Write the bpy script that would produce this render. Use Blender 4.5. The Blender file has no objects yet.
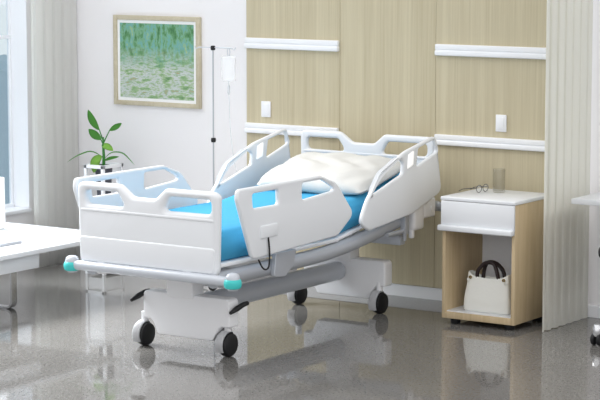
import bpy, bmesh, math, random
from mathutils import Vector, Matrix
random.seed(7)
scene = bpy.context.scene
COL = scene.collection
PI = math.pi

# ------------------------------------------------------------------ materials
def lin(c):
    f = lambda v: v / 12.92 if v <= .04045 else ((v + .055) / 1.055) ** 2.4
    return tuple(f(v / 255) for v in c) + (1,)

def mat(name, rgb, rough=.5, metal=0, spec=.5, trans=0, alpha=1, coat=0, sheen=0, bump=None, ior=1.45):
    m = bpy.data.materials.new(name); m.use_nodes = True
    b = m.node_tree.nodes['Principled BSDF']
    b.inputs['Base Color'].default_value = lin(rgb)
    b.inputs['Roughness'].default_value = rough
    b.inputs['Metallic'].default_value = metal
    b.inputs['Specular IOR Level'].default_value = spec
    b.inputs['Transmission Weight'].default_value = trans
    b.inputs['Alpha'].default_value = alpha
    b.inputs['Coat Weight'].default_value = coat
    b.inputs['IOR'].default_value = ior
    if bump:
        sc, st = bump
        N = m.node_tree.nodes; L = m.node_tree.links
        t = N.new('ShaderNodeTexCoord'); n = N.new('ShaderNodeTexNoise'); n.inputs['Scale'].default_value = sc
        n.inputs['Detail'].default_value = 4
        p = N.new('ShaderNodeBump'); p.inputs['Strength'].default_value = st; p.inputs['Distance'].default_value = .01
        L.new(t.outputs['Object'], n.inputs['Vector']); L.new(n.outputs['Fac'], p.inputs['Height'])
        L.new(p.outputs['Normal'], b.inputs['Normal'])
    return m

def wood(name, c1, c2, sx, sy, sz, rough=.55):
    m = mat(name, c1, rough, spec=.3)
    N = m.node_tree.nodes; L = m.node_tree.links; b = N['Principled BSDF']
    t = N.new('ShaderNodeTexCoord'); mp = N.new('ShaderNodeMapping')
    mp.inputs['Scale'].default_value = (sx, sy, sz)
    n = N.new('ShaderNodeTexNoise'); n.inputs['Scale'].default_value = 1; n.inputs['Detail'].default_value = 6
    n.inputs['Roughness'].default_value = .7
    n2 = N.new('ShaderNodeTexNoise'); n2.inputs['Scale'].default_value = .22; n2.inputs['Detail'].default_value = 2
    mx = N.new('ShaderNodeMath'); mx.operation = 'MULTIPLY_ADD'; mx.inputs[1].default_value = .45
    r = N.new('ShaderNodeValToRGB')
    r.color_ramp.elements[0].position = .38; r.color_ramp.elements[0].color = lin(c2)
    r.color_ramp.elements[1].position = .82; r.color_ramp.elements[1].color = lin(c1)
    L.new(t.outputs['Object'], mp.inputs['Vector']); L.new(mp.outputs['Vector'], n.inputs['Vector'])
    L.new(mp.outputs['Vector'], n2.inputs['Vector'])
    mx2 = N.new('ShaderNodeMath'); mx2.operation = 'MULTIPLY'; mx2.inputs[1].default_value = .75
    L.new(n.outputs['Fac'], mx2.inputs[0])
    L.new(n2.outputs['Fac'], mx.inputs[0]); L.new(mx2.outputs[0], mx.inputs[2])
    L.new(mx.outputs[0], r.inputs['Fac']); L.new(r.outputs['Color'], b.inputs['Base Color'])
    return m

M = {}
M['wall'] = mat('wall_paint', (241, 240, 242), .7, spec=.2, bump=(60, .02))
M['trim'] = mat('white_trim', (244, 246, 250), .35, spec=.4)
M['plastic'] = mat('white_bed_plastic', (230, 233, 237), .32, spec=.45)
M['shell'] = mat('white_shell', (240, 241, 244), .35, spec=.4)
M['grey'] = mat('grey_powder_coat', (182, 186, 193), .35, metal=.25, spec=.5)
M['silver'] = mat('silver_bar', (196, 201, 209), .3, metal=.15, spec=.5)
M['chrome'] = mat('chrome', (222, 224, 227), .2, metal=.85)
M['teal'] = mat('teal_rubber', (70, 200, 198), .4, spec=.4)
M['black'] = mat('black_rubber', (22, 23, 26), .5)
M['dgrey'] = mat('dark_grey_metal', (62, 68, 76), .45, metal=.2)
M['screen'] = mat('white_label_panel', (255, 255, 255), .3)
M['screen'].node_tree.nodes['Principled BSDF'].inputs['Emission Color'].default_value = (1, 1, 1, 1)
M['screen'].node_tree.nodes['Principled BSDF'].inputs['Emission Strength'].default_value = .4
M['blue'] = mat('blue_sheet', (70, 158, 200), .75, spec=.15, bump=(9, .55))
M['pillow'] = mat('cream_pillowcase', (206, 206, 203), .85, spec=.1, bump=(14, .35))
M['curtain_lightened'] = mat('curtain_cloth_lightened', (250, 250, 247), .9, spec=.05, bump=(200, .05))  # curtain cloth with a lighter colour that makes up for the dim window corner
M['curtain'] = mat('curtain_cloth', (236, 236, 230), .9, spec=.05, bump=(200, .05))
M['wood'] = wood('ash_wall_veneer', (211, 202, 175), (186, 175, 146), 70, 70, 1.2)
M['oak'] = wood('oak_cabinet_veneer', (214, 194, 160), (188, 166, 130), 60, 60, 2.5)
M['cabwhite'] = mat('white_lacquer', (226, 229, 233), .28, spec=.5)
M['cabgrey'] = mat('pale_blue_grey_board', (240, 243, 250), .6)
M['frame'] = wood('pale_picture_frame_wood', (206, 198, 176), (186, 176, 150), 30, 30, 30)
M['mount'] = mat('white_picture_mount', (246, 247, 248), .8)
M['leather'] = mat('white_leather', (236, 236, 230), .5, bump=(60, .15))
M['brown'] = mat('dark_brown_leather', (38, 24, 25), .45)
M['gold'] = mat('brass', (170, 140, 80), .3, metal=1)
M['leaf'] = mat('leaf_green', (92, 162, 70), .4, spec=.4)
M['leafpale'] = mat('leaf_pale_green', (150, 202, 92), .4, spec=.4)
M['stem'] = mat('stem_green', (52, 124, 48), .5)
M['pot'] = mat('dark_grey_pot', (84, 86, 96), .6)
M['soil'] = mat('soil', (58, 46, 38), .95)
M['bag'] = mat('clear_bag_film', (246, 248, 250), .25, alpha=.38)
M['tubing'] = mat('clear_tubing', (225, 230, 236), .3, alpha=.6)
M['monitor'] = mat('white_monitor_shell', (240, 242, 244), .35)
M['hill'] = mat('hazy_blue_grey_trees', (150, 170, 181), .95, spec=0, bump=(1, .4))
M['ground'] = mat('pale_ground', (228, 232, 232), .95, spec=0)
M['lens'] = mat('lens_glass', (250, 252, 252), .02, alpha=.18)

def glass(name, rgb=(255, 255, 255), rough=0.0):
    # thin clear sheet: mostly see-through with a fresnel sheen
    m = bpy.data.materials.new(name); m.use_nodes = True
    N = m.node_tree.nodes; L = m.node_tree.links; N.clear()
    o = N.new('ShaderNodeOutputMaterial'); mx = N.new('ShaderNodeMixShader'); lw = N.new('ShaderNodeLayerWeight'); lw.inputs['Blend'].default_value = .5
    pw = N.new('ShaderNodeMath'); pw.operation = 'POWER'; pw.inputs[1].default_value = 4
    f = N.new('ShaderNodeMath'); f.operation = 'MULTIPLY_ADD'; f.inputs[1].default_value = .7; f.inputs[2].default_value = .03
    L.new(lw.outputs['Facing'], pw.inputs[0]); L.new(pw.outputs[0], f.inputs[0])
    t = N.new('ShaderNodeBsdfTransparent'); t.inputs['Color'].default_value = lin(rgb)
    g = N.new('ShaderNodeBsdfGlossy'); g.inputs['Roughness'].default_value = .03
    L.new(f.outputs[0], mx.inputs[0]); L.new(t.outputs[0], mx.inputs[1]); L.new(g.outputs[0], mx.inputs[2])
    L.new(mx.outputs[0], o.inputs[0]); return m
M['pane'] = glass('window_glass', (240, 245, 248))
M['tumbler'] = glass('tumbler_glass', (246, 246, 245))

def floor_mat():
    m = mat('polished_grey_terrazzo', (150, 150, 150), .05, spec=.6, ior=1.55)
    N = m.node_tree.nodes; L = m.node_tree.links; b = N['Principled BSDF']
    t = N.new('ShaderNodeTexCoord')
    n = N.new('ShaderNodeTexNoise'); n.inputs['Scale'].default_value = 55; n.inputs['Detail'].default_value = 5; n.inputs['Roughness'].default_value = .75
    n2 = N.new('ShaderNodeTexNoise'); n2.inputs['Scale'].default_value = 2.2; n2.inputs['Detail'].default_value = 3
    r = N.new('ShaderNodeValToRGB')
    r.color_ramp.elements[0].position = .3; r.color_ramp.elements[0].color = lin((102, 100, 97))
    r.color_ramp.elements[1].position = .72; r.color_ramp.elements[1].color = lin((140, 138, 135))
    mx = N.new('ShaderNodeMath'); mx.operation = 'MULTIPLY_ADD'; mx.inputs[1].default_value = .12
    L.new(t.outputs['Object'], n.inputs['Vector']); L.new(t.outputs['Object'], n2.inputs['Vector'])
    L.new(n2.outputs['Fac'], mx.inputs[0]); L.new(n.outputs['Fac'], mx.inputs[2])
    sb = N.new('ShaderNodeMath'); sb.operation = 'SUBTRACT'; sb.inputs[1].default_value = .06
    L.new(mx.outputs[0], sb.inputs[0]); L.new(sb.outputs[0], r.inputs['Fac']); L.new(r.outputs['Color'], b.inputs['Base Color'])
    return m
M['floor'] = floor_mat()

def art_mat():
    # plain abstract picture: loose dabs of green, teal and pale lilac
    m = mat('abstract_green_picture', (110, 160, 110), .7, spec=.1)
    N = m.node_tree.nodes; L = m.node_tree.links; b = N['Principled BSDF']
    t = N.new('ShaderNodeTexCoord')
    def layer(scale, stops):
        mp = N.new('ShaderNodeMapping'); mp.inputs['Scale'].default_value = scale
        n = N.new('ShaderNodeTexNoise'); n.inputs['Scale'].default_value = 1.0; n.inputs['Detail'].default_value = 6; n.inputs['Roughness'].default_value = .68
        r = N.new('ShaderNodeValToRGB'); cr = r.color_ramp
        cr.elements[0].position, cr.elements[1].position = stops[0][0], stops[-1][0]
        cr.elements[0].color, cr.elements[1].color = lin(stops[0][1]), lin(stops[-1][1])
        for p, c in stops[1:-1]: cr.elements.new(p).color = lin(c)
        L.new(t.outputs['Object'], mp.inputs['Vector']); L.new(mp.outputs['Vector'], n.inputs['Vector']); L.new(n.outputs['Fac'], r.inputs['Fac'])
        return r
    up = layer((22, 1, 9), [(.3, (58, 104, 74)), (.42, (92, 142, 96)), (.5, (126, 172, 138)), (.57, (112, 170, 172)), (.64, (158, 186, 128)), (.75, (186, 206, 190))])
    lo = layer((7, 1, 24), [(.3, (84, 124, 88)), (.4, (128, 166, 118)), (.47, (164, 188, 150)), (.53, (206, 208, 214)), (.58, (150, 184, 150)), (.64, (176, 160, 126)), (.75, (214, 214, 220))])
    sp = N.new('ShaderNodeSeparateXYZ'); mr = N.new('ShaderNodeMapRange'); mx = N.new('ShaderNodeMixRGB')
    mr.inputs['From Min'].default_value = .24; mr.inputs['From Max'].default_value = .40
    L.new(t.outputs['Object'], sp.inputs[0]); L.new(sp.outputs['Z'], mr.inputs['Value']); L.new(mr.outputs[0], mx.inputs['Fac'])
    L.new(lo.outputs['Color'], mx.inputs['Color1']); L.new(up.outputs['Color'], mx.inputs['Color2']); L.new(mx.outputs['Color'], b.inputs['Base Color'])
    return m
M['art'] = art_mat()

# ------------------------------------------------------------------ builders
OFF = {}
def tag(o, label=None, cat=None, group=None, kind=None):
    if label: o['label'] = label
    if cat: o['category'] = cat
    if group: o['group'] = group
    if kind: o['kind'] = kind
    return o

def thing(name, label, cat, loc, group=None):
    o = bpy.data.objects.new(name, None); COL.objects.link(o)
    o.location = loc; o.empty_display_size = .1; OFF[o.name] = Vector(loc)
    return tag(o, label, cat, group)

def obj(name, bm, m, parent=None, loc=None, smooth=True, ang=38, recalc=True):
    """bm is in world coordinates; becomes one mesh object"""
    off = OFF[parent.name] if parent else Vector(loc or (0, 0, 0))
    if recalc: bmesh.ops.recalc_face_normals(bm, faces=bm.faces)
    bmesh.ops.translate(bm, verts=bm.verts, vec=-off)
    if smooth:
        for f in bm.faces: f.smooth = True
        for e in bm.edges:
            if len(e.link_faces) == 2 and e.calc_face_angle(0) > math.radians(ang): e.smooth = False
    me = bpy.data.meshes.new(name); bm.to_mesh(me); bm.free()
    me.materials.append(m)
    o = bpy.data.objects.new(name, me); COL.objects.link(o)
    if parent: o.parent = parent
    else: o.location = off
    OFF[o.name] = off
    return o

def struct(name, bm, m, **k):
    return tag(obj(name, bm, m, **k), kind='structure')

def B(): return bmesh.new()

def box(bm, lo, hi, bev=0, seg=2):
    c = [(a + b) / 2 for a, b in zip(lo, hi)]; s = [abs(b - a) for a, b in zip(lo, hi)]
    t = bmesh.new(); bmesh.ops.create_cube(t, size=1)
    bmesh.ops.scale(t, vec=s, verts=t.verts)
    if bev: bmesh.ops.bevel(t, geom=list(t.edges), offset=min(bev, min(s) * .49), segments=seg, profile=.5, affect='EDGES')
    bmesh.ops.translate(t, verts=t.verts, vec=c)
    merge(bm, t); return bm

def merge(bm, t):
    me = bpy.data.meshes.new('tmp'); t.to_mesh(me); t.free(); bm.from_mesh(me); bpy.data.meshes.remove(me)

def tube(bm, pts, r, seg=12, cap=True):
    pts = [Vector(p) for p in pts]; n = len(pts)
    rs = r if isinstance(r, (list, tuple)) else [r] * n
    rings = []; up = None
    for i, p in enumerate(pts):
        d = (pts[min(i + 1, n - 1)] - pts[max(i - 1, 0)]).normalized()
        if up is None:
            up = d.orthogonal().normalized()
        up = (up - d * up.dot(d)).normalized(); w = d.cross(up)
        rings.append([bm.verts.new(p + (up * math.cos(2 * PI * k / seg) + w * math.sin(2 * PI * k / seg)) * rs[i]) for k in range(seg)])
    for a, b in zip(rings, rings[1:]):
        for k in range(seg): bm.faces.new((a[k], a[(k + 1) % seg], b[(k + 1) % seg], b[k]))
    if cap:
        bm.faces.new(rings[0][::-1]); bm.faces.new(rings[-1])
    return bm

def arcpts(pts, r, n=6):
    """round the corners of a 3D polyline"""
    pts = [Vector(p) for p in pts]; out = [pts[0]]
    for a, b, c in zip(pts, pts[1:], pts[2:]):
        u = (a - b); v = (c - b); rr = min(r, u.length * .49, v.length * .49)
        p, q = b + u.normalized() * rr, b + v.normalized() * rr
        for i in range(n + 1):
            t = i / n; out.append(p * (1 - t) ** 2 + b * 2 * t * (1 - t) + q * t * t)
    out.append(pts[-1]); return out

def lathe(bm, prof, c=(0, 0, 0), axis='z', seg=24):
    """profile of (radius, height); poles where radius is 0"""
    c = Vector(c); rings = []
    def P(r, h, a):
        x, y = r * math.cos(a), r * math.sin(a)
        return c + Vector({'z': (x, y, h), 'x': (h, x, y), 'y': (x, h, y)}[axis])
    for r, h in prof:
        rings.append([bm.verts.new(P(0, h, 0))] if r < 1e-6 else [bm.verts.new(P(r, h, 2 * PI * k / seg)) for k in range(seg)])
    for a, b in zip(rings, rings[1:]):
        for k in range(seg):
            j = (k + 1) % seg
            if len(a) == 1 and len(b) == 1: continue
            if len(a) == 1: bm.faces.new((a[0], b[j], b[k]))
            elif len(b) == 1: bm.faces.new((a[k], a[j], b[0]))
            else: bm.faces.new((a[k], a[j], b[j], b[k]))
    return bm

def fillet(pts, n=6):
    """2D polygon of (x, y, r) -> rounded outline"""
    out = []; N = len(pts)
    for i in range(N):
        a = Vector(pts[i - 1][:2]); b = Vector(pts[i][:2]); c = Vector(pts[(i + 1) % N][:2]); r = pts[i][2]
        u, v = a - b, c - b
        th = u.angle(v); d = min(r / max(math.tan(th / 2), 1e-3), u.length * .48, v.length * .48)
        if d < 1e-4: out.append(b); continue
        p, q = b + u.normalized() * d, b + v.normalized() * d
        for k in range(n + 1):
            t = k / n; out.append(p * (1 - t) ** 2 + b * 2 * t * (1 - t) + q * t * t)
    return out

def inside(p, loop):
    x, y = p; c = False; n = len(loop)
    for i in range(n):
        (x1, y1), (x2, y2) = loop[i - 1][:2], loop[i][:2]
        if (y1 > y) != (y2 > y) and x < (x2 - x1) * (y - y1) / (y2 - y1) + x1: c = not c
    return c

def plate(bm, outline, holes, thick, bev, mapf, seg=4):
    """flat board with rounded rim and openings; mapf turns (u, v, w) into world"""
    from mathutils.geometry import delaunay_2d_cdt
    loops = []
    for k, lp in enumerate([outline] + holes):
        q = []
        for p in lp:
            p = Vector(p[:2])
            if not q or (p - q[-1]).length > 1e-4: q.append(p)
        if (q[0] - q[-1]).length < 1e-4: q.pop()
        area = sum(q[i - 1].x * q[i].y - q[i].x * q[i - 1].y for i in range(len(q)))
        if (area > 0) != (k == 0): q.reverse()      # outline ccw, openings cw: material lies on the left
        loops.append(q)
    def off(q, d):
        r = []
        for i in range(len(q)):
            a = (q[i] - q[i - 1]).normalized(); b = (q[(i + 1) % len(q)] - q[i]).normalized()
            n = Vector((-a.y - b.y, a.x + b.x)); n.normalize()
            c = max(n.dot(Vector((-a.y, a.x))), .5)
            r.append(q[i] + n * d / c)
        return r
    prof = []
    for i in range(seg + 1):
        a = PI / 2 * i / seg; prof.append((bev * (1 - math.sin(a)), thick / 2 - bev * (1 - math.cos(a))))
    full = prof + [(d, -w) for d, w in prof[::-1]]
    inner = [off(q, bev) for q in loops]
    fr, bk = [], []
    for q in loops:
        rings = [[bm.verts.new(mapf(p.x, p.y, w)) for p in off(q, d)] for d, w in full]
        for a, b in zip(rings, rings[1:]):
            for i in range(len(q)):
                j = (i + 1) % len(q); bm.faces.new((a[i], a[j], b[j], b[i]))
        fr += rings[0]; bk += rings[-1]
    vs = [p for q in inner for p in q]; ed = []; o = 0
    for q in inner:
        ed += [(o + i, o + (i + 1) % len(q)) for i in range(len(q))]; o += len(q)
    ov, oe, of, ovo, _, _ = delaunay_2d_cdt(vs, ed, [], 0, 1e-7)
    for f in of:
        c = sum((ov[i] for i in f), Vector((0, 0))) / len(f)
        if not inside(c, inner[0]) or any(inside(c, h) for h in inner[1:]): continue
        if any(not ovo[i] for i in f): continue
        idx = [ovo[i][0] for i in f]
        for side in (fr, bk):
            try: bm.faces.new([side[i] for i in idx])
            except ValueError: pass
    return bm

XZ = lambda y: (lambda u, v, w: (u, y + w, v))
YZ = lambda x: (lambda u, v, w: (x + w, u, v))

# ------------------------------------------------------------------ room
struct('floor', box(B(), (-1.56, -14, -.05), (7.5, 0, 0)), M['floor'], smooth=False)
struct('wall_back', box(B(), (-1.7, .012, -.05), (7.5, .15, 2.9)), M['wall'], smooth=False)
# left wall with the window opening
bm = B()
box(bm, (-1.7, -.415, -.05), (-1.56, .012, 2.9))
box(bm, (-1.7, -4.6, -.05), (-1.56, -.415, .40))
box(bm, (-1.7, -4.6, 2.45), (-1.56, -.415, 2.9))
box(bm, (-1.7, -14, -.05), (-1.56, -4.6, 2.9))
struct('wall_left', bm, M['wall'], smooth=False)
w1 = struct('window_1', box(B(), (-1.712, -4.6, .42), (-1.706, -.415, 2.45)), M['pane'], smooth=False)
bm = B()
for y in (-.424, -1.5, -2.55, -3.6, -4.58): box(bm, (-1.722, y - .009, .40), (-1.695, y + .009, 2.45), .003)
for z in (.425, 1.585, 2.43): box(bm, (-1.725, -4.6, z - .018), (-1.69, -.415, z + .006), .003)
obj('window_frame', bm, M['trim'], w1)
obj('window_reveal', box(B(), (-1.70, -.4175, .412), (-1.556, -.41, 2.45)), M['trim'], w1)
obj('window_sill', box(B(), (-1.70, -4.6, .385), (-1.53, -.42, .412), .006), M['trim'], w1)
# wood panelling
for nm, a, b, t in (('wall_panel_left', -.022, .7075, .0), ('wall_panel_centre', .709, 1.412, .0), ('wall_panel_right', 1.4135, 2.34, .0)):
    struct(nm, box(B(), (a, -t, .077), (b, .02, 2.9), .002, 1), M['wood'])
# white horizontal rails (bed-head trunking)
k = 0
for x0, x1 in ((-.022, .704), (1.418, 2.34)):
    for z0, z1 in ((1.534, 1.604), (.98, 1.046)):
        k += 1; bm = B(); zm = (z0 + z1) / 2
        box(bm, (x0, -.024, zm + .002), (x1, .01, z1), .006, 3)
        box(bm, (x0 + .001, -.018, zm - .003), (x1 - .001, .01, zm + .003))
        box(bm, (x0, -.03, z0), (x1, .01, zm - .002), .008, 3)
        struct('trim_%d' % k, bm, M['trim'])
bm = B(); box(bm, (-1.56, -.004, 0), (-.022, .03, .072), .002, 1); box(bm, (-.022, .004, 0), (2.34, .03, .075)); box(bm, (2.34, -.004, 0), (7.5, .03, .072), .002, 1)
struct('baseboard_back', bm, M['trim'])

# outside
struct('ground_outside', box(B(), (-60, -60, -1.2), (-1.75, 60, -1.0)), M['ground'], smooth=False)
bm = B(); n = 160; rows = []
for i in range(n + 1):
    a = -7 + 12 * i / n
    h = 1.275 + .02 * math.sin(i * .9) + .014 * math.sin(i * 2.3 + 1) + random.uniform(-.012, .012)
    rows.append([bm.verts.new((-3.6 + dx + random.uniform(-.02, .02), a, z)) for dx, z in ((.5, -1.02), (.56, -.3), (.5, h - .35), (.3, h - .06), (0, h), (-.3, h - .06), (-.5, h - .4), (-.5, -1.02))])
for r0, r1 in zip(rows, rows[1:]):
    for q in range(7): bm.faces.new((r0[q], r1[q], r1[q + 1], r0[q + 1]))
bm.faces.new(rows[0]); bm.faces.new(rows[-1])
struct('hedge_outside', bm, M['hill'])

# ------------------------------------------------------------------ curtains
def curtain(name, label, path, z0, z1, amp, folds, ph, m):
    bm = B(); n = 120; rows = []
    (xa, ya), (xb, yb) = path
    for i in range(n + 1):
        t = i / n; y = ya + (yb - ya) * t
        s = math.sin(2 * PI * folds * t + ph); s = math.copysign(abs(s) ** .7, s)
        rows.append((xa + (xb - xa) * t, s * amp * (.7 + .3 * math.sin(5.1 * t + ph)), y + .006 * math.sin(4 * PI * folds * t)))
    cols = []
    for bx, dx, y in rows:
        cols.append([bm.verts.new((bx + dx * (1 + .35 * math.sin(z * 1.3 + y * 6) * .5), y, z)) for z in [z0 + (z1 - z0) * j / 10 for j in range(11)]])
    for a, b in zip(cols, cols[1:]):
        for j in range(10): bm.faces.new((a[j], b[j], b[j + 1], a[j + 1]))
    geom = bmesh.ops.solidify(bm, geom=list(bm.faces), thickness=.004)
    o = obj(name, bm, M[m], loc=((xa + xb) / 2, (ya + yb) / 2, z0), ang=80)
    return tag(o, label, 'curtain')
curtain('curtain', 'long pleated off-white curtain hanging in the corner beside the window and plant', ((-1.475, -.47), (-1.455, -.01)), .004, 2.75, .009, 5, .4, 'curtain_lightened')
curtain('curtain', 'long pleated off-white curtain standing out from the wall right of the bedside cabinet', ((2.475, -.60), (2.49, -.01)), .004, 2.75, .010, 6.5, 1.2, 'curtain')

# ------------------------------------------------------------------ picture
pc = (-.775, .012, 1.42)
t = thing('framed_picture', 'square green and teal picture in a pale wood frame on the white wall', 'picture', (-.775, .012, 1.118))
x0, x1, z0, z1 = -1.128, -.394, 1.116, 1.727
bm = B()
fw = .031
for lo, hi in (((x0, -.016, z0), (x0 + fw, .012, z1)), ((x1 - fw, -.016, z0), (x1, .012, z1)), ((x0 + fw, -.016, z1 - fw), (x1 - fw, .012, z1)), ((x0 + fw, -.016, z0), (x1 - fw, .012, z0 + fw))):
    box(bm, lo, hi, .003, 2)
obj('frame', bm, M['frame'], t)
obj('mount', box(B(), (x0 + .03, -.004, z0 + .03), (x1 - .03, .01, z1 - .03)), M['mount'], t)
obj('artwork', box(B(), (x0 + .054, -.007, z0 + .052), (x1 - .054, -.003, z1 - .052)), M['art'], t)

# ------------------------------------------------------------------ light switches
for x, z, lab in ((.138, 1.14, 'white rocker switch plate on wood wall left of the bed headboard'), (1.879, 1.136, 'white rocker switch plate on wood wall above the bedside cabinet')):
    t = thing('wall_switch', lab, 'switch', (x, 0, z - .05), 'wall switches')
    obj('plate', box(B(), (x - .037, -.010, z - .052), (x + .037, 0, z + .052), .004, 2), M['trim'], t)
    obj('rocker', box(B(), (x - .022, -.0145, z - .036), (x + .022, -.008, z + .036), .003, 2), M['trim'], t)

# ------------------------------------------------------------------ hospital bed
CX = 1.09
bed = thing('hospital_bed', 'white electric hospital bed with grey side tubes standing in front of the wood wall', 'bed', (CX, -1.4, 0))
def bed_board(name, y, xl, xr, zb, zt, th, sgn):
    w = xr - xl
    o = fillet([(xl + .012, zb, .05), (xl, zt - .02, .045), (xl + .03, zt, .06), (xl + .31 * w, zt, .05), (xl + .40 * w, zt - .062, .06),
                (xl + .56 * w, zt - .062, .06), (xl + .635 * w, zt, .05), (xr - .03, zt, .06), (xr, zt - .02, .045), (xr - .012, zb, .05)], 8)
    h1 = fillet([(xl + .055, zt - .12, .035), (xl + .05, zt - .043, .03), (xl + .29 * w, zt - .043, .03), (xl + .35 * w, zt - .122, .04)], 6)
    h2 = fillet([(xr - .05, zt - .12, .035), (xl + .61 * w, zt - .122, .04), (xl + .66 * w, zt - .043, .03), (xr - .05, zt - .043, .03)], 6)
    p = obj(name, plate(B(), o, [h1, h2], th, th * .42, XZ(y)), M['plastic'], bed)
    # moulded relief: upper lip, recessed band, full lower panel
    bm = B()
    r1 = fillet([(xl + .03, zb + .293, .006), (xl + .03, zb + .309, .006), (xr - .03, zb + .309, .006), (xr - .03, zb + .293, .006)], 3)
    plate(bm, r1, [], .012, .005, XZ(y + sgn * (th / 2 - .003)))
    r2 = fillet([(xl + .025, zb + .02, .03), (xl + .02, zb + .156, .02), (xr - .02, zb + .156, .02), (xr - .025, zb + .02, .03)], 4)
    plate(bm, r2, [], .018, .008, XZ(y + sgn * (th / 2 - .003)))
    obj('relief_moulding', bm, M['plastic'], p)
    return p
bed_board('footboard', -2.5, .635, 1.585, .497, .948, .055, -1)
bed_board('headboard', -.25, .58, 1.56, .62, 1.052, .036, -1)

def side_rails(x, s):
    e = .02 if s > 0 else -.055
    sh = lambda pts: [(a + e, b, c) for a, b, c in pts]
    o = fillet(sh([(-2.41, .90, .05), (-2.40, .953, .05), (-1.62, .953, .13), (-1.45, .895, .12), (-1.265, .70, .05), (-1.44, .592, .06), (-2.27, .563, .05)]), 8)
    h1 = fillet(sh([(-2.275, .917, .02), (-2.03, .917, .02), (-2.025, .835, .02), (-2.265, .837, .02)]), 5)
    h2 = fillet(sh([(-1.80, .928, .02), (-1.60, .928, .07), (-1.44, .855, .03), (-1.80, .833, .02)]), 6)
    p = obj('side_rail', plate(B(), o, [h1, h2], .03, .012, YZ(x)), M['plastic'], bed)
    bm = B(); box(bm, (min(x, x + s * .024), -2.185, .668), (max(x, x + s * .024), -2.025, .738), .007, 3)
    obj('control_panel', bm, M['plastic'], p)
    # thin control cable hanging out of the panel
    if s > 0:
        pts = [(x + .018, -2.115, .675), (x + .026, -2.115, .60), (x + .026, -2.115, .535), (x + .026, -2.125, .503), (x + .026, -2.155, .498), (x + .026, -2.185, .515), (x + .02, -2.21, .56)]
        bm = B(); tube(bm, arcpts(pts, .02), .0048, 8); obj('cable', bm, M['black'], p)
    o = fillet(sh([(-1.10, .58, .06), (-1.205, .63, .06), (-1.13, .755, .2), (-.99, .885, .3), (-.72, 1.005, .4), (-.345, 1.075, .05), (-.275, .725, .06), (-.62, .625, .4)]), 8)
    h1 = fillet(sh([(-1.095, .775, .02), (-.985, .895, .1), (-.79, .968, .03), (-.725, .945, .03), (-.735, .875, .03)]), 5)
    h2 = fillet(sh([(-.58, .90, .018), (-.555, 1.012, .02), (-.372, 1.048, .02), (-.33, .975, .02)]), 5)
    q = obj('side_rail', plate(B(), o, [h1, h2], .028, .012, YZ(x)), M['plastic'], bed)
    tag(obj('label_panel', plate(B(), fillet(sh([(-.69, .90, .008), (-.68, .985, .008), (-.615, 1.005, .008), (-.622, .92, .008)]), 3), [], .034, .003, YZ(x)), M['screen'], q), 'small bright white panel between the hand holes')
side_rails(1.60, 1); side_rails(.565, -1)

# frame tubes along both sides, the head end raised
for x in (1.50, .68):
    bm = B(); tube(bm, arcpts([(x, -2.46, .47), (x, -1.25, .475), (x, -.2, .635)], .35, 10), .043, 16)
    obj('side_tube', bm, M['grey'], bed)
bm = B(); box(bm, (.665, -2.46, .530), (1.515, -1.25, .555), .01); obj('mattress_deck', bm, M['shell'], bed)
bm = B()
ca, sa = math.cos(math.radians(8.5)), math.sin(math.radians(8.5))
t = B(); box(t, (.67, 0, .012), (1.51, .98, .035), .01)
for v in t.verts: v.co = Vector((v.co.x, -1.25 + v.co.y * ca - v.co.z * sa, .522 + v.co.y * sa + v.co.z * ca))
merge(bm, t); obj('backrest_deck', bm, M['shell'], bed)
# head end cross bar with corner rollers
bm = B(); tube(bm, [(.50, -.14, .615), (1.70, -.14, .615)], .03, 14)
for x in (.68, 1.50): tube(bm, [(x, -.25, .63), (x, -.13, .617)], .032, 12)
obj('head_bar', bm, M['grey'], bed)
for x in (.75, 1.43):
    obj('headboard_post', box(B(), (x - .025, -.262, .58), (x + .025, -.20, .68), .01), M['grey'], bed)
# foot bumper bar
bm = B(); box(bm, (.625, -2.575, .465), (1.67, -2.515, .517), .022, 4); obj('bumper_bar', bm, M['silver'], bed)
for x in (.613, 1.692):
    r = obj('bumper_roller', lathe(B(), [(0, -.045), (.026, -.043), (.034, -.03), (.038, .0), (.038, .022), (.034, .036), (.022, .046), (0, .05)], (x, -2.545, .492)), M['silver'], bed)
    obj('rubber_ring', lathe(B(), [(.034, -.028), (.042, -.024), (.047, -.01), (.047, .006), (.042, .019), (.034, .024)], (x, -2.545, .486)), M['teal'], r)
for x in (.8, 1.38): obj('footboard_post', box(B(), (x - .03, -2.53, .45), (x + .03, -2.40, .535), .01), M['shell'], bed)

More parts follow.
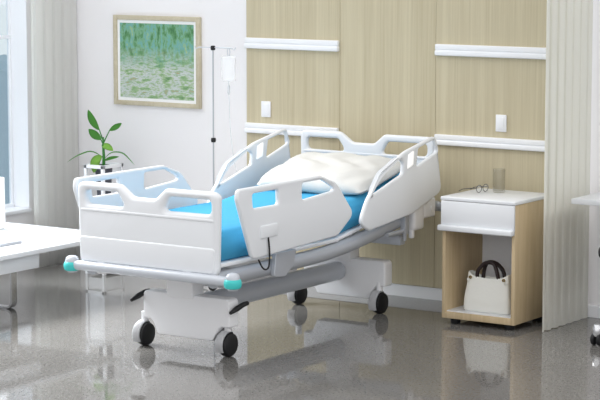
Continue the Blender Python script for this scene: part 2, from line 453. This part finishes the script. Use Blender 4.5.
# pedestals
def pedestal(y0, y1):
    xl, xr = .83, 1.42
    o = fillet([(xl, .165, .014), (xl, .322, .03), (xr, .322, .03), (xr, .165, .014), (xr - .07, .165, .045), (xr - .115, .082, .02), (xl + .10, .082, .02), (xl + .06, .165, .045)], 6)
    return plate(B(), o, [], y1 - y0, .01, XZ((y0 + y1) / 2))
for yc in (-2.155, -.555):
    obj('pedestal', pedestal(yc - .045, yc + .045), M['shell'], bed)
    obj('lift_column', box(B(), (1.0, yc - .055, .30), (1.18, yc + .055, .47), .012), M['shell'], bed)
    obj('cross_member', box(B(), (.66, yc - .03, .425), (1.52, yc + .03, .485), .01), M['silver'], bed)
    for x in ((.80, 1.37) if yc < -1 else (.785, 1.375)):
        y = yc - (.0 if yc < -1 else .04)
        cb = B(); tube(cb, [(x, y + .01, .105), (x, y + .01, .19)], .02, 14); lathe(cb, [(0, -.008), (.03, -.008), (.03, .008), (0, .008)], (x, y, .066), 'x', 16)
        c = obj('caster', cb, M['shell'], bed)
        # twin wheel with a white hood over it
        wb = B()
        lathe(wb, [(0, -.03), (.048, -.03), (.061, -.024), (.066, -.012), (.066, .012), (.061, .024), (.048, .03), (0, .03)], (x + .008, y, .066), 'x', 28)
        obj('wheel', wb, M['black'], c)
        hb = B(); n = 20
        # hood: a rounded mudguard wrapped around the front and top of the wheel
        rows = []
        for i in range(n + 1):
            a = math.radians(62 + 150 * i / n)
            rr = .073
            row = []
            for w, dr in ((-.034, -.035), (-.034, -.006), (-.024, .002), (.012, .002), (.020, -.004), (.020, -.03)):
                row.append(hb.verts.new((x + w, y + math.cos(a) * (rr + dr), .067 + math.sin(a) * (rr + dr))))
            rows.append(row)
        for a_, b_ in zip(rows, rows[1:]):
            for q in range(5): hb.faces.new((a_[q], a_[q + 1], b_[q + 1], b_[q]))
        bmesh.ops.solidify(hb, geom=list(hb.faces), thickness=.003)
        obj('hood', hb, M['shell'], c)
    if yc < -1:
        for x, y, z in ((.815, yc + .02, .305), (1.445, yc + .08, .287)):
            bm = B(); tube(bm, [(x, y + .01, z), (x, y - .03, z - .002), (x, y - .09, z - .016), (x, y - .15, z - .032)], [.012, .014, .016, .009], 12)
            obj('brake_pedal', bm, M['black'], bed)
# round chassis tube between the pedestals
bm = B(); tube(bm, [(CX, -2.12, .240), (CX, -.63, .240), (CX, -.607, .240), (CX, -.598, .240)], [.058, .058, .055, .045], 24)
obj('chassis_tube', bm, M['silver'], bed)
obj('actuator_cover', box(B(), (.93, -1.95, .325), (1.2, -1.2, .385), .02, 3), M['shell'], bed)
# support arms of the foot rails and fittings of the head rails
for x, s in ((1.555, 1), (.61, -1)):
    bm = B(); o = fillet([(-1.99, .43, .02), (-1.97, .56, .01), (-1.77, .56, .01), (-1.80, .47, .03), (-1.88, .42, .03)], 4)
    plate(bm, o, [], .03, .006, YZ(x)); box(bm, (min(x, x - s * .05), -1.95, .45), (max(x, x - s * .05), -1.82, .5), .005)
    obj('rail_support', bm, M['grey'], bed)
    bm = B(); box(bm, (x - .02, -.62, .50), (x + .02, -.57, .64), .008)
    tube(bm, [(x, -.595, .52), (x, -.80, .517)], .014, 10); tube(bm, [(x, -.595, .51), (x, -.595, .46)], [.016, .010], 10)
    obj('rail_support', bm, M['grey'], bed)
    bm = B(); box(bm, (x - .03, -.53, .51), (x + .03, -.41, .67), .02, 3)
    box(bm, (x - .015, -.53, .465), (x + .015, -.50, .52), .008)
    obj('rail_latch', bm, M['shell'], bed)
    bm = B(); box(bm, (x - .02, -.40, .57), (x + .02, -.26, .69), .015, 3); tube(bm, [(x, -.31, .625), (x + s * .026, -.31, .625)], .016, 12)
    obj('rail_hinge', bm, M['shell'], bed)
bm = B(); lathe(bm, [(0, -.01), (.02, -.01), (.024, 0), (.02, .012), (0, .014)], (1.47, -2.42, .43), 'y', 16); tube(bm, [(1.47, -2.41, .43), (1.47, -2.35, .45)], .01, 8)
obj('release_knob', bm, M['black'], bed)

# ------------------------------------------------------------------ mattress and pillow
def mattress():
    bm = B(); secs = []
    ys = [0, .012, .03, .06] + [.06 + 1.02 * i / 26 for i in range(1, 27)]
    path = []
    for s in ys: path.append((-2.455 + s, .556, 0, s))
    L0 = 1.2
    hinge = (-2.455 + 1.20, .556)
    ss = [s for s in ys]
    ss += [1.08 + .12 * i / 8 for i in range(1, 9)] + [1.2 + .94 * i / 20 for i in range(1, 20)] + [2.14 - .03, 2.14 - .01, 2.14]
    total = 2.14; rings = []
    for s in ss:
        bend = min(max((s - 1.08) / .24, 0), 1); ang = math.radians(8.5) * bend * bend * (3 - 2 * bend)
        if s <= 1.2: y, z = -2.455 + s, .556
        else: y, z = hinge[0] + (s - 1.2) * math.cos(math.radians(8.5)), hinge[1] + (s - 1.2) * math.sin(math.radians(8.5))
        if 1.08 < s <= 1.2: z += 0
        e = min(s, total - s); k = 1 - max(0, 1 - e / .06) ** 2
        h = .165; ins = .03 * (1 - math.sqrt(max(k, 0)))
        hw = .415 - ins
        prof = [(-hw + .03, 0), (-hw, .02), (-hw - .008, .08), (-hw, h - .035), (-hw + .02, h - .008), (-hw + .05, h)]
        prof += [(-hw + .05 + (2 * hw - .1) * i / 12, h + .002 * math.sin(i * 1.7 + s * 9)) for i in range(1, 12)]
        prof += [(hw - .05, h), (hw - .02, h - .008), (hw, h - .035), (hw + .008, .08), (hw, .02), (hw - .03, 0)]
        ring = []
        for u, w in prof:
            w2 = w if w < .05 else .05 + (w - .05) * (1 - .35 * (1 - math.sqrt(max(k, 0))))
            ring.append(bm.verts.new((CX + u + .0035 * math.sin(s * 41 + w * 30) * (w > .01), y - math.sin(ang) * w2, z + math.cos(ang) * w2 + .001)))
        rings.append(ring)
    for a, b in zip(rings, rings[1:]):
        n = len(a)
        for i in range(n): bm.faces.new((a[i], a[(i + 1) % n], b[(i + 1) % n], b[i]))
    bm.faces.new(rings[0][::-1]); bm.faces.new(rings[-1])
    return bm
tag(obj('mattress', mattress(), M['blue'], loc=(CX, -1.4, .556), ang=60), 'bright blue sheeted mattress lying on the hospital bed', 'mattress')

def pillow():
    bm = B(); n = 36; W, D, H = .385, .28, .075
    an = math.radians(12.5)
    grids = []
    for sg in (1, -1):
        g = []
        for i in range(n + 1):
            row = []
            for j in range(n + 1):
                u, v = -1 + 2 * i / n, -1 + 2 * j / n
                e = max(0, (1 - abs(u) ** 3.4)) ** .5 * max(0, (1 - abs(v) ** 3.4)) ** .5
                pin = 1 - .05 * (abs(u) ** 4) * abs(v) ** 3 ; pin2 = 1 - .05 * (abs(v) ** 4) * abs(u) ** 3
                x, y = u * W * pin2, v * D * pin
                wr = .007 * math.sin(9 * u + 5 * v + 1.5 * math.sin(6 * v)) * e + .006 * math.sin(17 * u - 8 * v) * e * abs(u)
                z = sg * H * e * (1.15 if sg > 0 else .72) + wr
                row.append(Vector((x, y, z)))
            g.append(row)
        grids.append(g)
    for sg, g in zip((1, -1), grids):
        vs = [[bm.verts.new((CX + .052 + p.x, -.765 + p.y * math.cos(an) - p.z * math.sin(an),   .846 + p.y * math.sin(an) + p.z * math.cos(an))) for p in row] for row in g]
        for i in range(n):
            for j in range(n):
                bm.faces.new((vs[i][j], vs[i + 1][j], vs[i + 1][j + 1], vs[i][j + 1]))
    bmesh.ops.remove_doubles(bm, verts=bm.verts, dist=1e-4)
    return bm
tag(obj('pillow', pillow(), M['pillow'], loc=(CX, -.8, .8), ang=80), 'plump cream white pillow at the head of the blue mattress', 'pillow')

# ------------------------------------------------------------------ bedside cabinet
X0, X1, Y0, Y1 = 1.853, 2.334, -.662, -.20
t = thing('bedside_cabinet', 'pale wood bedside cabinet with white top and drawer beside the bed', 'cabinet', ((X0 + X1) / 2, (Y0 + Y1) / 2, 0))
bm = B()
box(bm, (X0, Y0, .035), (X0 + .022, Y1, .735), .002); box(bm, (X1 - .022, Y0, .035), (X1, Y1, .735), .002)
box(bm, (X0 + .022, Y0, .035), (X1 - .022, Y1, .072), .002)
obj('body', bm, M['oak'], t)
obj('back_panel', box(B(), (X0 + .022, Y1 - .015, .072), (X1 - .022, Y1, .735)), M['cabgrey'], t)
obj('shelf', box(B(), (X0 + .022, Y0 + .02, .0722), (X1 - .022, Y1 - .015, .078)), M['cabwhite'], t)
obj('top', box(B(), (X0 - .008, Y0 - .015, .735), (X1 + .006, Y1 + .005, .757), .006, 3), M['cabwhite'], t)
d = obj('drawer', box(B(), (X0 - .002, Y0 - .018, .585), (X1 + .001, Y0 - .001, .733), .004, 2), M['cabwhite'], t)
obj('drawer_pull', box(B(), (X0 - .012, Y0 - .045, .558), (X1 + .0, Y0 - .001, .592), .008, 3), M['cabwhite'], d)
for x in (X0 + .06, X1 - .06):
    for y in (Y0 + .06, Y1 - .06):
        obj('foot', lathe(B(), [(0, 0), (.028, 0), (.03, .005), (.03, .03), (.02, .036), (0, .036)], (x, y, 0)), M['black'], t)

# tumbler
gx, gy, gz = 2.045, -.33, .757
t = thing('tumbler', 'straight clear glass tumbler standing on the bedside cabinet', 'glass', (gx, gy, gz))
obj('glass_body', lathe(B(), [(0, .001), (.033, .001), (.036, .006), (.037, .140), (.036, .1415), (.0355, .140), (.034, .125), (.0335, .012), (0, .011)], (gx, gy, gz)), M['tumbler'], t)

# eyeglasses
t = thing('eyeglasses', 'thin dark framed eyeglasses lying on the bedside cabinet top', 'glasses', (1.955, -.37, .757))
def ring3(c, ax, ay, r1, r2, n=20): return [Vector(c) + Vector(ax) * math.cos(2 * PI * k / n) * r1 + Vector(ay) * math.sin(2 * PI * k / n) * r2 for k in range(n + 1)]
gc = Vector((1.955, -.37, .757 + .023)); ga = Vector((.12, 1, 0)).normalized(); gb = Vector((-1, .12, 0)).normalized()
bm = B(); lb = B()
for s in (-1, 1):
    c = gc + ga * s * .033
    tube(bm, ring3(c, ga, Vector((0, 0, 1)), .026, .0215), .0019, 6, cap=False)
    vs = [lb.verts.new(p) for p in ring3(c, ga, Vector((0, 0, 1)), .025, .0205)[:-1]]; lb.faces.new(vs)
tube(bm, [gc - ga * .008, gc + Vector((0, 0, .004)), gc + ga * .008], .0019, 6)
obj('rims', bm, M['dgrey'], t); obj('lenses', lb, M['lens'], t, smooth=False)
for s in (-1, 1):
    e = gc + ga * s * .06 + Vector((0, 0, .005))
    bm = B(); tube(bm, [e, e + gb * .05 - Vector((0, 0, .004)), e + gb * .10 - Vector((0, 0, .012)), e + gb * .13 - Vector((0, 0, .0262)) ], .002, 6)
    obj('temple', bm, M['dgrey'], t)

# handbag on the cabinet shelf
hx, hy, hz = 2.105, -.53, .0782
t = thing('handbag', 'white leather handbag with dark brown handles inside the bedside cabinet', 'bag', (hx, hy, hz))
bm = B(); rows = []
for k, (z, w, d) in enumerate(((0, .132, .052), (.012, .138, .058), (.07, .134, .055), (.14, .124, .042), (.175, .119, .032))):
    n = 44; ring = []
    for i in range(n):
        a = 2 * PI * i / n; cx, sy = math.cos(a), math.sin(a)
        x = math.copysign(abs(cx) ** .28, cx) * w; y = math.copysign(abs(sy) ** .28, sy) * d
        dip = 0
        if z > .15: dip = .028 * (abs(x) / w) ** 3
        ring.append(bm.verts.new((hx + x, hy + y, hz + .001 + z + dip)))
    rows.append(ring)
for a, b in zip(rows, rows[1:]):
    for i in range(len(a)): bm.faces.new((a[i], a[(i + 1) % len(a)], b[(i + 1) % len(a)], b[i]))
bm.faces.new(rows[0][::-1])
# inner lining
inner = [bm.verts.new((hx + (v.co.x - hx) * .96, hy + (v.co.y - hy) * .9, v.co.z - .001)) for v in rows[-1]]
low = [bm.verts.new((hx + (v.co.x - hx) * .9, hy + (v.co.y - hy) * .8, hz + .1)) for v in rows[-1]]
for A, Bq in ((rows[-1], inner), (inner, low)):
    for i in range(len(A)): bm.faces.new((A[i], A[(i + 1) % len(A)], Bq[(i + 1) % len(A)], Bq[i]))
bm.faces.new(low)
obj('body', bm, M['leather'], t, ang=50)
for s in (-1, 1):
    y = hy + s * .026
    pts = [(hx - .062 + s * .006, y - .004 * s, hz + .165), (hx - .058 + s * .006, y, hz + .215), (hx - .03, y - s * .012, hz + .252), (hx, y - s * .016, hz + .26), (hx + .03, y - s * .012, hz + .252), (hx + .058 + s * .006, y, hz + .215), (hx + .066 + s * .006, y - .004 * s, hz + .165)]
    bm = B(); tube(bm, arcpts(pts, .03, 4), .0105, 8)
    obj('handle', bm, M['brown'], t)
for s in (-1, 1):
    g = lathe(B(), [(.004, -.003), (.0085, -.003), (.0085, .003), (.004, .003)], (hx + s * .098, hy - .0405, hz + .176), 'y', 14)
    obj('grommet', g, M['gold'], t)
    bm = B(); tube(bm, arcpts([(hx + s * .098, hy - .041, hz + .172), (hx + s * .108, hy - .047, hz + .15), (hx + s * .122, hy - .03, hz + .168)], .01, 4), .0022, 6)
    obj('side_strap', bm, M['leather'], t)

t.scale = (1.13, 1.13, 1.13)

# ------------------------------------------------------------------ drip stand and bag
px, py = -.073, -.30
t = thing('drip_stand', 'slim grey drip stand with black clamps behind the bed by the white wall', 'stand', (px, py, 0))
bm = B(); tube(bm, [(px, py, .06), (px, py, 1.56)], .0052, 12); obj('pole', bm, M['grey'], t)
for z in (.95, 1.552 - .005): obj('clamp_knob', lathe(B(), [(0, -.016), (.014, -.014), (.017, 0), (.014, .014), (0, .016)], (px, py, z)), M['black'], t)
bm = B(); tube(bm, [(px - .115, py, 1.548), (px, py, 1.55), (px + .15, py, 1.55)], .004, 8)
for x in (px - .115, px + .15): tube(bm, arcpts([(x, py, 1.55), (x + (.02 if x > px else -.02), py, 1.535), (x + (.03 if x > px else -.03), py, 1.555)], .012, 4), .003, 8)
obj('hook_arm', bm, M['silver'], t)
bm = B()
for k in range(5):
    a = 2 * PI * k / 5 + .3
    tube(bm, [(px, py, .07), (px + math.cos(a) * .17, py + math.sin(a) * .17, .045)], [.014, .009], 8)
obj('base', bm, M['grey'], t)
for k in range(5):
    a = 2 * PI * k / 5 + .3; cx, cy = px + math.cos(a) * .17, py + math.sin(a) * .17
    obj('caster', lathe(B(), [(0, -.01), (.016, -.01), (.02, -.006), (.02, .006), (.016, .01), (0, .01)], (cx, cy, .02), 'x', 14), M['black'], t)
bx, bz = px + .125, 1.35
t = thing('drip_bag', 'clear drip bag hanging from the right hook of the drip stand', 'drip bag', (bx, py, 1.25))
bm = B()
n = 10
o = fillet([(bx - .052, 1.335, .02), (bx - .056, 1.50, .02), (bx + .056, 1.50, .02), (bx + .052, 1.335, .02)], 5)
plate(bm, o, [], .026, .011, XZ(py)); obj('pouch', bm, M['bag'], t)
bm = B(); tube(bm, ring3((bx, py, 1.524), (1, 0, 0), (0, 0, 1), .01, .026), .003, 6, cap=False); obj('hanger_loop', bm, M['silver'], t)
bm = B(); lathe(bm, [(0, 0), (.006, 0), (.009, .012), (.009, .05), (.006, .06), (0, .06)], (bx, py, 1.25), 'z', 12); tube(bm, [(bx, py, 1.30), (bx, py, 1.34)], .004, 8); obj('drip_chamber', bm, M['tubing'], t)
bm = B(); tube(bm, arcpts([(bx, py, 1.252), (bx + .004, py + .01, 1.0), (bx + .05, py - .01, .8), (bx + .12, py - .02, .62)], .08, 5), .0022, 6); obj('tubing', bm, M['tubing'], t)

# ------------------------------------------------------------------ plant on a white frame stand
sx0, sx1, sy0, sy1, sz = -1.045, -.90, -.42, -.225, .742
t = thing('plant_stand', 'white open frame plant stand in the corner by the curtain', 'plant stand', ((sx0 + sx1) / 2, (sy0 + sy1) / 2, 0))
q = .011
for x in (sx0, sx1):
    for y in (sy0, sy1): obj('leg', box(B(), (x - q, y - q, 0), (x + q, y + q, sz), .002, 1), M['trim'], t)
for z in (.12, .47, sz - q):
    bm = B()
    for y in (sy0, sy1): box(bm, (sx0 + q, y - q, z - q), (sx1 - q, y + q, z + q))
    for x in (sx0, sx1): box(bm, (x - q, sy0 - q, z - q), (x + q, sy1 + q, z + q))
    obj('rail_frame', bm, M['trim'], t)
obj('shelf', box(B(), (sx0 + q, sy0 + q, .455), (sx1 - q, sy1 - q, .478)), M['trim'], t)
obj('body', box(B(), (sx0 + q, sy0 - .002, .02), (sx1 + .002, sy1 - q, .455), .003), M['trim'], t)
cx, cy = (sx0 + sx1) / 2, (sy0 + sy1) / 2
t = thing('potted_plant', 'green leafy plant in a dark grey tapered pot on the white frame stand', 'plant', (cx, cy, .479))
obj('pot', lathe(B(), [(0, 0), (.04, 0), (.043, .004), (.06, .25), (.057, .254), (.054, .25), (.053, .235), (0, .235)], (cx, cy, .479)), M['pot'], t)
obj('soil', lathe(B(), [(0, .2355), (.052, .2355), (.04, .241), (0, .243)], (cx, cy, .479)), M['soil'], t)
SR = Vector((.8301, .5576, 0)); SU = Vector((0, 0, 1)); base = Vector((cx, cy, .722))
def at(px_, py_, dep=0):   # offsets (metres) across and up from the pot rim
    return base + SR * px_ + SU * py_ + Vector((.55, -.83, 0)) * dep
def leaf(pts, w, m, name='leaf', fold=.25):
    P = arcpts(pts, .05, 4) if len(pts) > 2 else [Vector(p) for p in pts]
    # resample
    d = [0]
    for a, b in zip(P, P[1:]): d.append(d[-1] + (b - a).length)
    N = 14; S = []
    for i in range(N + 1):
        s = d[-1] * i / N; k = max(j for j in range(len(d)) if d[j] <= s + 1e-9); k = min(k, len(P) - 2)
        f = (s - d[k]) / max(d[k + 1] - d[k], 1e-9); S.append(P[k].lerp(P[k + 1], f))
    bm = B(); rows = []
    view = Vector((.55, -.83, .25)).normalized()
    for i, p in enumerate(S):
        tt = i / N; tan = (S[min(i + 1, N)] - S[max(i - 1, 0)]).normalized()
        sd = tan.cross(view).normalized(); nn = sd.cross(tan).normalized()
        hw = w * max(math.sin(PI * min(1, tt * .96 + .04)) ** .75, .02)
        rows.append([bm.verts.new(p + sd * hw * c + nn * abs(c) * hw * fold) for c in (-1, -.55, 0, .55, 1)])
    for a, b in zip(rows, rows[1:]):
        for k in range(4): bm.faces.new((a[k], a[k + 1], b[k + 1], b[k]))
    bmesh.ops.solidify(bm, geom=list(bm.faces), thickness=.0015)
    return bm
s_ = 1 / 165.0
bm = B()
tube(bm, [at(0, -.005), at(.002, .07), at(-.002, .14), at(.0, .20)], [.011, .010, .008, .005], 8)
tube(bm, [at(0, .17), at(-.03, .26)], [.005, .003], 6); tube(bm, [at(0, .15), at(-.02, .19)], [.005, .003], 6); tube(bm, [at(0, .16), at(.045, .25)], [.005, .003], 6)
tube(bm, [at(0, .10), at(.01, .13)], [.005, .003], 6); tube(bm, [at(0, .06), at(-.02, .075)], [.005, .003], 6)
obj('stem', bm, M['stem'], t)
for pts, w, m in (([at(-.03, .25), at(-.075, .31), at(-.10, .385)], .024, 'leaf'), ([at(-.015, .185), at(-.06, .215), at(-.098, .255)], .027, 'leaf'),
                  ([at(.043, .245), at(.09, .27), at(.125, .295)], .019, 'leaf'), ([at(-.012, .145), at(.03, .14, .02), at(.068, .11, .03)], .022, 'leafpale'),
                  ([at(-.012, .075, .02), at(-.05, .05, .05), at(-.06, -.035, .06)], .032, 'leafpale'),
                  ([at(0, .04), at(.05, .06), at(.105, .068)], .011, 'leaf'),
                  ([at(0, .06), at(-.08, .115), at(-.19, .07), at(-.245, .03)], .0045, 'leaf'), ([at(.01, .06), at(.05, .10), at(.13, .10), at(.21, .01)], .0045, 'leaf')):
    obj('leaf', leaf(pts, w, 0), M[m], t, ang=80)

# ------------------------------------------------------------------ low table at the left
t = thing('low_table', 'low white table with chrome legs at the left under the window', 'table', (-.8, -1.9, 0))
obj('tabletop', box(B(), (-1.35, -2.75, .382), (-.255, -1.05, .412), .004, 2), M['cabwhite'], t)
obj('apron', box(B(), (-1.28, -2.68, .285), (-.31, -1.755, .382), .004, 2), M['cabwhite'], t)
def strap(pts, w, th):
    P = arcpts(pts, .05, 6); bm = B(); rows = []
    for i, p in enumerate(P):
        tan = (P[min(i + 1, len(P) - 1)] - P[max(i - 1, 0)]).normalized(); sd = Vector((0, 1, 0)); nn = sd.cross(tan).normalized()
        rows.append([bm.verts.new(p + sd * a * w / 2 + nn * b * th / 2) for a, b in ((-1, -1), (1, -1), (1, 1), (-1, 1))])
    for a, b in zip(rows, rows[1:]):
        for k in range(4): bm.faces.new((a[k], a[(k + 1) % 4], b[(k + 1) % 4], b[k]))
    bm.faces.new(rows[0][::-1]); bm.faces.new(rows[-1]); return bm
for y in (-1.71, -2.6):
    obj('sled_leg', strap([(-.56, y, .382), (-.56, y, .007), (-1.1, y, .007), (-1.1, y, .382)], .05, .012), M['chrome'], t, ang=50)
t = thing('monitor', 'white upright screen on the low table at the left edge of the photo', 'monitor', (-1.1, -1.36, .412))
obj('screen_panel', box(B(), (-1.30, -1.385, .45), (-.925, -1.36, .755), .008, 3), M['monitor'], t)
bm = B(); box(bm, (-1.15, -1.36, .42), (-1.06, -1.345, .6), .004); box(bm, (-1.2, -1.45, .4125), (-1.0, -1.29, .42), .003); obj('stand', bm, M['monitor'], t)
t = thing('tablet_folio', 'slim closed pale grey folder lying flat on the low table', 'folder', (-.62, -1.86, .4125))
obj('cover', box(B(), (-.74, -2.05, .426), (-.49, -1.70, .436), .003), M['cabwhite'], t)
obj('base', box(B(), (-.738, -2.048, .4125), (-.492, -1.702, .426), .002), M['grey'], t)

# ------------------------------------------------------------------ desk and chair at the right
t = thing('desk', 'white desk top at the right edge of the photo beside the curtain', 'desk', (3.3, -.2, 0))
obj('desktop', box(B(), (2.575, -.44, .738), (4.2, -.012, .770), .005, 2), M['cabwhite'], t)
obj('side_panel', box(B(), (4.16, -.42, 0), (4.2, -.012, .738), .002, 1), M['cabwhite'], t)
obj('wall_bracket', box(B(), (2.9, -.2, .64), (2.93, -.012, .738), .002, 1), M['cabwhite'], t)
ccx, ccy = 3.14, -.60
t = thing('office_chair', 'black office chair with chrome star base at the right edge', 'chair', (ccx, ccy, 0))
obj('seat', box(B(), (ccx - .205, ccy - .24, .50), (ccx + .235, ccy + .24, .575), .03, 4), M['black'], t)
bm = B(); box(bm, (ccx + .22, ccy - .24, .66), (ccx + .27, ccy + .12, 1.04), .022, 4); obj('backrest', bm, M['black'], t)
bm = B(); tube(bm, arcpts([(ccx + .1, ccy - .06, .495), (ccx + .30, ccy - .06, .495), (ccx + .265, ccy - .06, .78)], .08), .018, 10); obj('back_bar', bm, M['chrome'], t)
bm = B(); lathe(bm, [(0, .09), (.035, .09), (.035, .2), (.022, .21), (.022, .50), (0, .50)], (ccx, ccy, 0)); obj('column', bm, M['chrome'], t)
for k in range(5):
    a = math.atan2(-.155, -.235) + 2 * PI * k / 5; e = Vector((ccx + math.cos(a) * .28, ccy + math.sin(a) * .28, 0))
    bm = B(); tube(bm, [(ccx, ccy, .15), (e.x, e.y, .10)], [.024, .014], 10); lathe(bm, [(0, .052), (.022, .052), (.028, .07), (.028, .10), (.02, .118), (0, .124)], (e.x, e.y, 0), 'z', 16)
    lg = obj('leg', bm, M['chrome'], t)
    bm = B()
    for o in (-.018, .018): lathe(bm, [(0, o - .011), (.028, o - .011), (.034, o - .006), (.034, o + .006), (.028, o + .011), (0, o + .011)], (e.x, e.y, .034), 'x', 16)
    obj('caster', bm, M['black'], lg)

# ------------------------------------------------------------------ light
w = bpy.data.worlds.new('world'); scene.world = w; w.use_nodes = True
N = w.node_tree.nodes; L = w.node_tree.links; bg = N['Background']
tc = N.new('ShaderNodeTexCoord'); sp = N.new('ShaderNodeVectorMath'); sp.operation = 'DOT_PRODUCT'; sp.inputs[1].default_value = (.15, -.8, .3); L.new(tc.outputs['Generated'], sp.inputs[0])
mr = N.new('ShaderNodeMapRange'); mr.inputs['From Min'].default_value = -1; mr.inputs['From Max'].default_value = 1
mr.inputs['To Min'].default_value = 1.02; mr.inputs['To Max'].default_value = 1.36
L.new(sp.outputs['Value'], mr.inputs['Value']); L.new(mr.outputs[0], bg.inputs['Strength'])
bg.inputs['Color'].default_value = (1.0, .992, .99, 1)
sd = bpy.data.lights.new('daylight', 'SUN'); sd.energy = .1; sd.angle = math.radians(14); sd.color = (1, .98, .95)
so = bpy.data.objects.new('daylight', sd); COL.objects.link(so)
so.rotation_euler = Vector((.80, .22, -.56)).to_track_quat('-Z', 'Y').to_euler()

ad = bpy.data.lights.new('window_daylight', 'AREA'); ad.shape = 'RECTANGLE'; ad.size = 3.2; ad.size_y = 1.9; ad.energy = 122; ad.spread = 1.5; ad.color = (1, .99, .985)
ao = bpy.data.objects.new('window_daylight', ad); COL.objects.link(ao)
ao.location = (-2.1, -2.15, 2.0); ao.rotation_euler = Vector((.62, 0, -.80)).to_track_quat('-Z', 'Z').to_euler()

# ------------------------------------------------------------------ camera
cd = bpy.data.cameras.new('camera'); cam = bpy.data.objects.new('camera', cd); COL.objects.link(cam)
p, y = .127, .5914
f = Vector((-math.sin(y) * math.cos(p), math.cos(y) * math.cos(p), -math.sin(p)))
r = Vector((math.cos(y), math.sin(y), 0)); u = r.cross(f)
cam.matrix_world = Matrix(((r.x, u.x, -f.x, 8.0), (r.y, u.y, -f.y, -11.3135), (r.z, u.z, -f.z, 2.3), (0, 0, 0, 1)))
cd.sensor_width = 36; cd.lens = 2112.5 / 600 * 36; cd.clip_end = 200
scene.camera = cam
vs = scene.view_settings
vs.view_transform = 'Standard'; vs.look = 'None'; vs.exposure = 0; vs.gamma = 1; vs.use_curve_mapping = False
